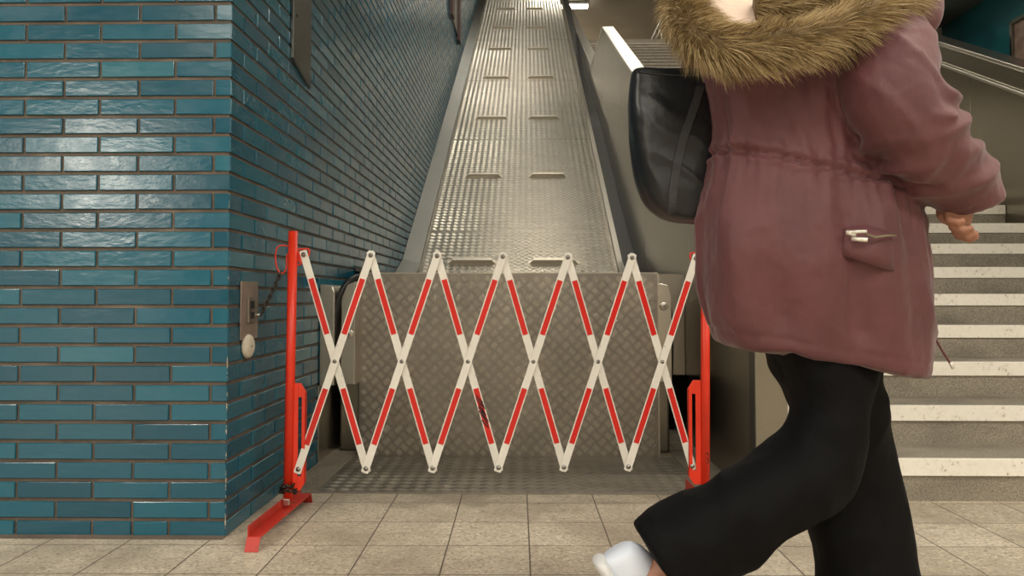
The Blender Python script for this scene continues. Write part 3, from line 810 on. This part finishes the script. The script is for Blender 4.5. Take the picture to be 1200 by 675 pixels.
# body-space garment folds: a = angle round the torso, h = height
axis_c = V(950, 250, 1.66)
def sstep(a, b, x):
    t = min(1, max(0, (x-a)/(b-a))); return t*t*(3-2*t)
elbow = V(1066, 154, 1.52)
fore = (V(1138, 240, 1.57)-elbow).normalized(); uarm = (elbow-V(1034, 66, 1.55)).normalized()
zw0 = V(836, 180, 1.66).z; xw0 = V(836, 180, 1.66).x; zw1 = V(1050, 238, 1.66).z; xw1 = V(1050, 238, 1.66).x
nv = []
for v in me.vertices:
    p = v.co.copy(); n = v.normal.copy()
    a = math.atan2(p.y-axis_c.y, p.x-axis_c.x)
    zw = zw0+(zw1-zw0)*(p.x-xw0)/(xw1-xw0)+ .004*noise.noise(p*18)
    dz = p.z-zw
    # how much this vertex belongs to the right sleeve
    da = (p-elbow); inarm = (p.y < 1.66 and p.x > V(1000, 100, 1.6).x and p.z > V(1000, 262, 1.6).z+0*p.x)
    arm = 0.0
    for q0, q1, rr_ in ((V(1034, 66, 1.55), elbow, .098), (elbow, V(1138, 240, 1.57), .086)):
        t = max(0, min(1, (p-q0).dot(q1-q0)/(q1-q0).length_squared)); dd = (p-q0.lerp(q1, t)).length
        arm = max(arm, 1-sstep(rr_*.95, rr_*1.2, dd))
    tor = 1-arm
    disp = 0
    # drawstring groove with gathers
    disp -= tor*.011*math.exp(-(dz/.0065)**2)
    disp += tor*.0045*math.exp(-((abs(dz)-.014)/.008)**2)
    g = noise.noise(Vector((a*7.5, dz*3.5, 2.1)))+.5*noise.noise(Vector((a*17, dz*6, 7.7)))
    disp += tor*g*.020*math.exp(-abs(dz)/(.075 if dz < 0 else .05))
    gg = noise.noise(Vector((a*46, dz*9, 1.0)))
    disp += tor*gg*.005*math.exp(-abs(dz)/.018)
    # long soft folds of the skirt
    if dz < 0:
        f_ = noise.noise(Vector((a*3.2+p.z*1.5, p.z*2.2, 5.3)))
        disp += tor*f_*.022*sstep(0, .12, -dz)
        rdg = 1-abs(noise.noise(Vector((p.x*5+p.z*4, p.y*5, p.z*6-p.x*5))))*2
        disp += tor*.009*max(0, rdg)**2
    else:
        f_ = noise.noise(Vector((a*4, p.z*5+a, 9.3))); disp += tor*f_*.009
        # creases from the armpit across the back
        r2 = (p-V(1000, 130, 1.52)).length
        rdg = 1-abs(noise.noise(Vector((a*3.0+p.z*8, p.z*3, 3.3))))*2.2
        disp += tor*.006*max(0, rdg)**2
    # sleeve wrinkles run across the arm, crowding at the elbow
    if arm > 0:
        s1 = (p-elbow).dot(uarm if (p-elbow).dot(fore) < 0 else fore)
        side = (p-elbow).dot(Vector((fore.z, 0, -fore.x)))
        w_ = 1-abs(noise.noise(Vector((s1*15+side*9, side*5, p.y*6))))*2.3
        amp = .008+.009*math.exp(-(s1/.07)**2)
        disp += arm*amp*(max(-.4, w_))
        disp += arm*.009*noise.noise(p*11)
    # hem seam
    fade = sstep(.0, .07, p.z-(V(846, 399, 1.66).z+(V(1074, 437, 1.66).z-V(846, 399, 1.66).z)*(p.x-V(846, 399, 1.66).x)/(V(1074, 437, 1.66).x-V(846, 399, 1.66).x)))
    if tor > .5: disp *= .35+.65*fade
    hx = (p.x-V(846, 399, 1.66).x)/(V(1074, 437, 1.66).x-V(846, 399, 1.66).x)
    hz = V(846, 399, 1.66).z+(V(1074, 437, 1.66).z-V(846, 399, 1.66).z)*hx
    dh = p.z-hz-.022
    disp -= tor*.003*math.exp(-(dh/.0035)**2)
    disp += .0015*noise.noise(p*60)
    # armpit shadow fold between the back and the sleeve
    nv.append(p+n*disp)
for v, p in zip(me.vertices, nv): v.co = p
bmj = bmesh.new(); bmj.from_mesh(me); bmesh.ops.smooth_vert(bmj, verts=bmj.verts, factor=.5, use_axis_x=True, use_axis_y=True, use_axis_z=True); bmj.to_mesh(me); bmj.free()
me.update()
pk = pchild('parka', me, M['parka'])
# centre back seam, pocket flap, toggles, cord
def surf_Y(px, py):
    """depth of the parka's near surface at a pixel, by ray cast on the mesh"""
    from mathutils.bvhtree import BVHTree
    global _bvh
    if '_bvh' not in globals(): _bvh = BVHTree.FromPolygons([v.co.copy() for v in me.vertices], [list(p_.vertices) for p_ in me.polygons])
    d = (CAMROT.to_3x3() @ Vector(((px-PCX)/F, -(py-PCY)/F, -1))).normalized()
    h_ = _bvh.ray_cast(Vector((0, 0, H)), d)
    return h_[0].y if h_[0] else 1.5
def SP(px, py, off=.004):
    Y = surf_Y(px, py)-off; return V(px, py, Y)
# pocket: a raised flap with a dark opening below the toggles
fl_ = MB(); top_ = []; bot_ = []
rings = []
prof = [(988, 268, 300), (1000, 264, 303), (1016, 264, 309), (1032, 268, 314), (1048, 274, 318)]
vv = []; ff = []
for k, (x, ya, yb) in enumerate(prof):
    for j in range(4):
        y = ya+(yb-ya)*j/3; e_ = (0, .8, 1, .8, 0)[k]; vv.append(SP(x, y, .0015+e_*(.003+.011*j/3))) 
    for j in range(4):
        y = yb+(ya-yb)*j/3; vv.append(SP(x, y, .001))
for k in range(4):
    for j in range(8):
        a_, b_ = k*8+j, k*8+(j+1) % 8; ff.append((a_, b_, b_+8, a_+8))
ff += [tuple(range(8)), tuple(range(32, 40))]
fl_.add(vv, ff, smooth=True)
pf = pchild('pocket_flap', fl_.mesh('pocket_flap'), M['parka'], pk)
tg = MB().cyl(SP(991, 272, .022), SP(1016, 271, .024), .0035, 8)
tg2 = MB().cyl(SP(998, 280, .022), SP(1017, 281, .024), .0045, 8).cyl(SP(992, 272, .022), SP(1003, 275, .022), .005, 8)
M['tog'] = simple('silver_toggle', (.8, .76, .68), .25, .6)
pchild('toggle', tg.mesh('toggle'), M['tog'], pk); pchild('toggle', tg2.mesh('toggle'), M['tog'], pk)
pchild('toggle_cord', MB().tube([SP(1014, 274, .02), SP(1026, 278, .018), SP(1040, 276, .018), SP(1050, 276, .012)], .0022, 6).mesh('toggle_cord'), simple('khaki_cord', (.20, .17, .10), .7), pk)
pts = [(1074, 318, 1.63), (1077, 345, 1.61), (1086, 372, 1.60), (1099, 402, 1.60), (1115, 428, 1.60)]
pchild('drawstring', MB().tube([V(*p) for p in spline(pts, 4)], .0026, 6).mesh('drawstring'), M['darkmaroon'], pk)
pchild('drawstring_tip', MB().cyl(V(1113.5, 424, 1.60), V(1117, 432, 1.60), .0036, 8).mesh('drawstring_tip'), M['tog'], pk)
for (x, y) in ((1071, 319), (1068, 424)):
    pchild('snap', MB().cyl(V(x-4, y, 1.575), V(x+5, y-4, 1.60), .003, 8).mesh('snap'), M['tog'], pk)
# collar tab standing up at the far right of the hood
limb2 = MB(); 
pts = [(1068, 40, 1.60, 16), (1082, 22, 1.60, 20), (1084, 0, 1.62, 20), (1078, -30, 1.66, 20)]
sp_ = spline(pts, 4)
limb2.tube([V(a, b, c) for a, b, c, r in sp_], [r*K(c) for a, b, c, r in sp_], 14)
mcol = remeshed(limb2, .006, 3)
pchild('hood_collar', mcol, M['parka'], pk)
# ---- hood: cream lining bowl and fur rim
core = [(802, -6, 1.58), (806, 26, 1.50), (832, 50, 1.45), (880, 57, 1.43), (945, 46, 1.43), (1008, 22, 1.45), (1058, -8, 1.50), (1078, -45, 1.60), (1055, -78, 1.72), (985, -92, 1.80), (900, -80, 1.80), (832, -48, 1.72)]
corep = [V(*p) for p in cspline(core, 6)]
cr = [.030]*len(corep)
pchild('hood_rim', MB().tube(corep, .034, 12, closed=True).mesh('hood_rim'), M['fur'], pk)
# bowl
cen = sum(corep, Vector())/len(corep)
rings = []
for t, dz in ((1.0, 0), (.86, .0), (.72, .004), (.55, .006), (.38, .0)):
    rings.append([cen+(p-cen)*t+Vector((0, 0, dz)) for p in corep])
pchild('hood_lining', MB().loft(rings, cap=False).mesh('hood_lining'), M['fleece'], pk)
# outer shell of the hood below the rim (maroon, mostly in shade under the fur)
rings = []
for t, off in ((1.0, Vector((0, .01, -.01))), (.90, Vector((0, .03, -.04))), (.78, Vector((0, .05, -.07))), (.6, Vector((0, .04, -.09)))):
    rings.append([cen+(p-cen)*t+off for p in corep])
pchild('hood_shell', MB().loft(rings, cap=False).mesh('hood_shell'), M['parka'], pk)
rf = random.Random(11)
fv = []; ff = []; ft = []
def strand(root, d, L, w, tint, tip):
    d = d.normalized(); side = d.cross(Vector((rf.uniform(-1, 1), rf.uniform(-1, 1), rf.uniform(-1, 1)))).normalized()*w
    droop = Vector((rf.uniform(.0, .45), rf.uniform(-.15, .1), -.35))
    i = len(fv); segs = 4
    for k in range(segs+1):
        t = k/segs; c_ = root+d*L*t+droop*L*t*t*.8; ww = side*(1-t*.92)
        fv.append(c_-ww); fv.append(c_+ww); tt = tint*(1-t)+tip*t; ft.extend([tt, tt])
    for k in range(segs): ff.append((i+2*k, i+2*k+1, i+2*k+3, i+2*k+2))
nC = len(corep)
def fur_ring(path, n, rad, Lmin, Lmax, closed=True):
    m_ = len(path)
    for _ in range(n):
        s_ = rf.random()*(m_ if closed else m_-1.001); k = int(s_); fr = s_-k
        p0 = path[k]; p1 = path[(k+1) % m_]
        c_ = p0.lerp(p1, fr); t_ = (p1-p0).normalized()
        a1 = t_.cross(Vector((0, 0, 1))); a1.normalize(); a2 = t_.cross(a1)
        th = rf.uniform(0, 2*PI); nrm = a1*math.cos(th)+a2*math.sin(th)
        clump = noise.noise(c_*26+nrm*1.1); cl2 = noise.noise(c_*60+nrm*3+Vector((5, 5, 5)))
        d = nrm+t_*(.55+clump*.9)+Vector((cl2*.6, 0, clump*.5))
        tint = .72+clump*.55+cl2*.25+rf.uniform(-.16, .16)
        strand(c_+nrm*rad*rf.uniform(.75, 1), d, rf.uniform(Lmin, Lmax), rf.uniform(.0005, .0010), max(0, min(1, tint*.8)), max(0, min(1, tint+(rf.choice((-.3, .12, .22))))))
fur_ring(corep, 24000, .034, .022, .042)
inner = [V(*p) for p in spline([(884, 12, 1.50), (930, 6, 1.49), (990, -12, 1.50), (1040, -40, 1.56)], 6)]
fur_ring(inner, 7000, .034, .022, .042, False)
inner2 = [V(*p) for p in spline([(806, 10, 1.55), (822, 22, 1.51), (838, 30, 1.50)], 5)]
fur_ring(inner2, 1500, .012, .018, .032, False)
mef = bpy.data.meshes.new('fur_trim'); mef.from_pydata([tuple(p) for p in fv], [], ff)
at = mef.attributes.new('tint', 'FLOAT', 'POINT'); at.data.foreach_set('value', ft)
pchild('fur_trim', mef, M['fur'], pk)
for ob in [c_ for c_ in pk.children if c_.name.startswith('hood_rim')]:
    a_ = ob.data.attributes.new('tint', 'FLOAT', 'POINT'); a_.data.foreach_set('value', [.25]*len(ob.data.vertices))
inb = MB().tube(inner, .03, 10)
o_ = pchild('hood_rim', inb.mesh('hood_rim'), M['fur'], pk); a_ = o_.data.attributes.new('tint', 'FLOAT', 'POINT'); a_.data.foreach_set('value', [.25]*len(o_.data.vertices))
# ---- trousers
tr = MB()
leg = [(898, 392, 1030, 420, 1.68, .120), (905, 425, 1026, 446, 1.69, .118), (930, 470, 1034, 480, 1.71, .105), (936, 510, 1043, 515, 1.73, .092), (940, 560, 1050, 563, 1.74, .085), (948, 608, 1061, 608, 1.74, .085),
       (957, 660, 1071, 665, 1.74, .088), (964, 715, 1083, 715, 1.74, .092), (968, 752, 1090, 752, 1.74, .095)]
tr.loft([ring(*t, 32, .95) for t in spline(leg, 3)])
leg2 = [(902, 400, 1020, 432, 1.64, .115), (932, 455, 1008, 490, 1.63, .100), (926, 500, 1000, 545, 1.62, .092), (903, 523, 980, 590, 1.60, .085), (866, 547, 944, 612, 1.59, .078), (823, 572, 905, 643, 1.585, .078),
        (775, 594, 856, 676, 1.58, .082), (747, 615, 808, 706, 1.58, .085)]
tr.loft([ring(*t, 32, .95) for t in spline(leg2, 4)])
mt = remeshed(tr, .0065, 4)
nv = []
for v in mt.vertices:
    p = v.co.copy(); n = v.normal.copy()
    r_ = 1-abs(noise.noise(Vector((p.x*9+p.z*3, p.y*4, p.z*9-p.x*5))))*2.2
    r2 = 1-abs(noise.noise(Vector((p.x*14, p.y*8, p.z*2.2))))*2.2
    nv.append(p+n*(.006*max(-.3, r_)+.005*max(-.3, r2)+.004*noise.noise(p*7)))
for v, p in zip(mt.vertices, nv): v.co = p
mt.update()
pchild('trousers', mt, M['trouser'])
# ---- body: one continuous figure
bd = MB()
def bl(pts): 
    bd.tube([p for p, r in pts], [r for p, r in pts], 14)
hipc = V(965, 420, 1.68)
hd = V(985, -103, 1.70)                     # head centre
fw = Vector((.86, .50, 0)); rt = Vector((.50, -.86, 0)); up = Vector((0, 0, 1))
bd.loft([ring(905+k*2, 375-k*48, 1020-k*2, 385-k*49, 1.67, .08) for k in range(0, 8)])
bl([(V(965, 10, 1.67), .075), (V(970, -30, 1.67), .055), (hd-up*.06, .052), (hd-up*.02, .055)])
bl([(V(970, 400, 1.67), .075), (V(980, 480, 1.70), .062), (V(990, 560, 1.73), .055), (V(1010, 660, 1.74), .048), (V(1022, 738, 1.74), .035), (V(1026, 758, 1.74), .036)])
bl([(V(968, 415, 1.66), .07), (V(968, 500, 1.63), .055), (V(930, 568, 1.60), .052), (V(850, 622, 1.585), .045), (V(780, 668, 1.58), .034), (V(752, 686, 1.58), .034)])
bl([(V(1000, 40, 1.62), .05), (V(1040, 100, 1.53), .045), (elbow, .038), (V(1110, 195, 1.55), .030), (V(1130, 212, 1.57), .024), (V(1134, 220, 1.573), .024)])
bl([(V(880, 45, 1.72), .05), (V(840, 90, 1.82), .042), (V(850, 155, 1.92), .034), (V(885, 205, 1.90), .028), (V(925, 235, 1.90), .022), (V(945, 245, 1.90), .022)])
# head
Rh = Matrix((fw, rt, up)).transposed()
bd.ell(hd+up*.015-fw*.008, (.092, .074, .105), 12, rot=Rh)
bd.ell(hd-up*.055+fw*.03, (.055, .050, .055), 10, rot=Rh)
bd.ell(hd+fw*.086-up*.012, (.018, .012, .024), 8, rot=Rh)
bd.ell(hd+fw*.078+up*.028, (.016, .045, .010), 8, rot=Rh)
bd.ell(hd+fw*.078-up*.055, (.010, .022, .006), 8, rot=Rh)
bd.ell(hd+fw*.074-up*.066, (.011, .020, .006), 8, rot=Rh)
bd.ell(hd+fw*.068-up*.092, (.016, .020, .014), 8, rot=Rh)
for s_ in (-1, 1): bd.ell(hd+rt*.074*s_-up*.012-fw*.005, (.016, .008, .030), 8, rot=Rh)
# hands: palm, four fingers and a thumb
def hand(w, d, side, s_=1.0, curl=.55):
    """w wrist point, d pointing direction, side = towards the thumb"""
    d = d.normalized(); side = (side-d*side.dot(d)).normalized(); pn = d.cross(side)
    bd.tube([w-d*.01, w+d*.03, w+d*.075, w+d*.088], [.021, .030, .034, .026], 12, squash=1)
    for k, (o_, L) in enumerate(((.027, .068), (.009, .076), (-.009, .070), (-.026, .055))):
        a = w+d*.078+side*o_
        p1 = a+(d*math.cos(curl*.5)+pn*math.sin(curl*.5))*L*.45
        p2 = p1+(d*math.cos(curl*1.5)+pn*math.sin(curl*1.5))*L*.33
        p3 = p2+(d*math.cos(curl*2.3)+pn*math.sin(curl*2.3))*L*.25
        bd.tube([a-d*.02, a, p1, p2, p3], [.009, .0098, .0088, .0080, .0062], 8)
    t0 = w+d*.025+side*.022; t1 = t0+(d*.55+side*.8).normalized()*.035; t2 = t1+(d*.9+side*.2+pn*.2).normalized()*.026
    bd.tube([t0-side*.012, t0, t1, t2], [.013, .0135, .0105, .0075], 8)
hand(V(1134, 216, 1.575), V(1117, 252, 1.565)-V(1134, 216, 1.575), Vector((.6, .5, -.3)), curl=.95)
hand(V(938, 242, 1.90), Vector((.5, .2, -.8)), Vector((.6, .6, .2)), curl=.5)
mbdy = remeshed(bd, .0042, 2)
pchild('body', mbdy, M['skin'])
ey = MB()
for s_ in (-1, 1): ey.ell(hd+fw*.078+rt*.030*s_+up*.006, (.0135, .0135, .0120), 8, rot=Rh)
pchild('eyes', ey.mesh('eyes'), simple('eye_white', (.75, .73, .7), .2))
hr = MB().ell(hd+up*.035-fw*.022, (.098, .086, .104), 14, rot=Rh).ell(hd-up*.04-fw*.055, (.055, .078, .095), 12, rot=Rh)
mh = remeshed(hr, .005, 3)
for v in mh.vertices:
    a_ = math.atan2((v.co-hd).dot(rt), (v.co-hd).dot(fw)); v.co += v.normal*.003*noise.noise(Vector((a_*22, v.co.z*3, 1)))
pchild('hair', mh, M['hair'])
# ---- shoes
def shoe(heel, d, upv, L):
    d = d.normalized(); upv = (upv-d*upv.dot(d)).normalized(); sd = d.cross(upv)
    def sec(t, w, h, zb=0): # ring
        out = []
        for i in range(20):
            a = 2*PI*i/20; c_, s_ = math.cos(a), math.sin(a)
            out.append(heel+d*t*L+sd*w*c_+upv*(zb+h*(.5+.5*s_)))
        return out
    up_ = MB().loft([sec(-.02, .022, .062, .020), sec(.0, .029, .074, .016), sec(.05, .034, .086, .014), (sec(.16, .035, .095, .014)), sec(.30, .036, .088, .014), sec(.45, .040, .066, .014), sec(.62, .045, .054, .014), sec(.80, .044, .046, .014), sec(.93, .034, .038, .014), sec(1.0, .016, .024, .016)])
    s = pchild('shoe', up_.mesh('shoe'), M['shoe'])
    so = MB().loft([sec(-.035, .024, .024), sec(-.02, .031, .027), sec(.03, .036, .028), sec(.2, .036, .026), sec(.45, .037, .022), (sec(.68, .047, .022)), sec(.88, .044, .022), sec(.99, .026, .022), sec(1.03, .010, .018)])
    pchild('sole', so.mesh('sole'), M['shoesole'], s)
    lc = MB()
    for k in range(4):
        t = .40+.07*k; h = .086-.0075*k*1.4
        lc.tube([heel+d*t*L+sd*.018+upv*(h-.010), heel+d*(t+.01)*L+upv*(h-.001), heel+d*t*L-sd*.018+upv*(h-.010)], .0025, 6)
    pchild('laces', lc.mesh('laces'), M['shoe'], s)
    return s
# planted foot flat on the floor
ank = V(1026, 758, 1.74)
shoe(Vector((ank.x-.05*.86, ank.y-.05*.5, .0005)), fw, up, .26)
# trailing foot, heel lifted, toes still on the floor
heel = V(700, 668, 1.575); toe = V(772, 768, 1.60); toe.z = .012
dd_ = (toe-heel).normalized()
shoe(heel-dd_*.01, dd_, Vector((.75, .05, .66)), .255)
# ------------------------------------------------------------------ shoulder bag
bg = empty('shoulder_bag', V(785, 262, 1.735)); tag(bg, 'black leather shoulder bag hanging at the back of the person in the maroon parka', 'bag')
bm_ = MB()
# body lofted from bottom to top: left/right silhouette, depth
BY = 1.735
lv = [(796, 259, 828, 261, BY, .040), (775, 253, 836, 258, BY, .055), (758, 238, 838, 246, BY, .064), (748, 215, 839, 222, BY, .068), (741, 180, 840, 186, BY, .068), (738, 145, 840, 150, BY, .062), (738, 110, 838, 114, BY, .054), (741, 86, 834, 90, BY, .044), (743, 82, 832, 87, BY, .038)]
rings = [ring(*t, 40, .55) for t in spline(lv, 3)]
bm_.loft(rings)
bme = remeshed(bm_, .005, 4)
for v in bme.vertices:
    p = v.co; v.co = p+v.normal*(.006*noise.noise(p*9)+.003*max(0, 1-abs(noise.noise(Vector((p.x*8, p.y*8, p.z*14+p.x*10))))*3))
def bchild(name, me_, mat, parent=bg):
    o = link(name, me_, mat, parent); o.matrix_basis = parent_world(parent).inverted(); return o
bo = bchild('bag_body', bme, M['leather'])
from mathutils.bvhtree import BVHTree
bb_ = BVHTree.FromPolygons([v.co.copy() for v in bme.vertices], [list(p_.vertices) for p_ in bme.polygons])
def BP(px, py, off):
    d = (CAMROT.to_3x3() @ Vector(((px-PCX)/F, -(py-PCY)/F, -1))).normalized(); h_ = bb_.ray_cast(Vector((0, 0, H)), d)
    Y = (h_[0].y if h_[0] else 1.55)-off
    return V(px, py, Y)
def band(pts, w, th, mb):
    """flat strap along points, width in the picture plane's horizontal direction"""
    rr_ = []
    for k, p in enumerate(pts):
        t = (pts[min(k+1, len(pts)-1)]-pts[max(k-1, 0)]).normalized(); s_ = t.cross(Vector((0, 1, 0))).normalized()*w/2; y = Vector((0, th/2, 0))
        rr_.append([p-s_-y, p+s_-y, p+s_+y, p-s_+y])
    mb.loft(rr_, smooth=False)
sm_ = MB()
path = spline([(824, 92), (812, 130), (800, 165), (792, 200), (788, 232), (788, 250)], 4)
band([BP(x, y, .003) for x, y in path], .017, .005, sm_)
bchild('side_strap', sm_.mesh('side_strap'), simple('matt_black_strap', (.03, .031, .034), .45), bo)
st_ = MB()
band([V(*p) for p in spline([(822, 100, 1.672), (824, 84, 1.672), (832, 62, 1.66), (846, 38, 1.64), (862, 10, 1.64), (880, -8, 1.70), (872, 2, 1.80)], 5)], .022, .006, st_)
bchild('shoulder_strap', st_.mesh('shoulder_strap'), M['leather'])
pp_ = MB().tube([BP(x, y, .0005) for x, y in spline([(748, 84), (775, 87), (800, 88), (824, 89)], 4)], .003, 6)
bchild('top_piping', pp_.mesh('top_piping'), M['leather'], bo)

# ------------------------------------------------------------------ world and view
w = bpy.data.worlds.new('world'); S.world = w; w.use_nodes = True
w.node_tree.nodes['Background'].inputs[0].default_value = (.9, .85, .75, 1); w.node_tree.nodes['Background'].inputs[1].default_value = .05
S.view_settings.view_transform = 'Standard'; S.view_settings.look = 'None'; S.view_settings.gamma = 1; S.view_settings.exposure = -.06
S.view_settings.use_curve_mapping = False
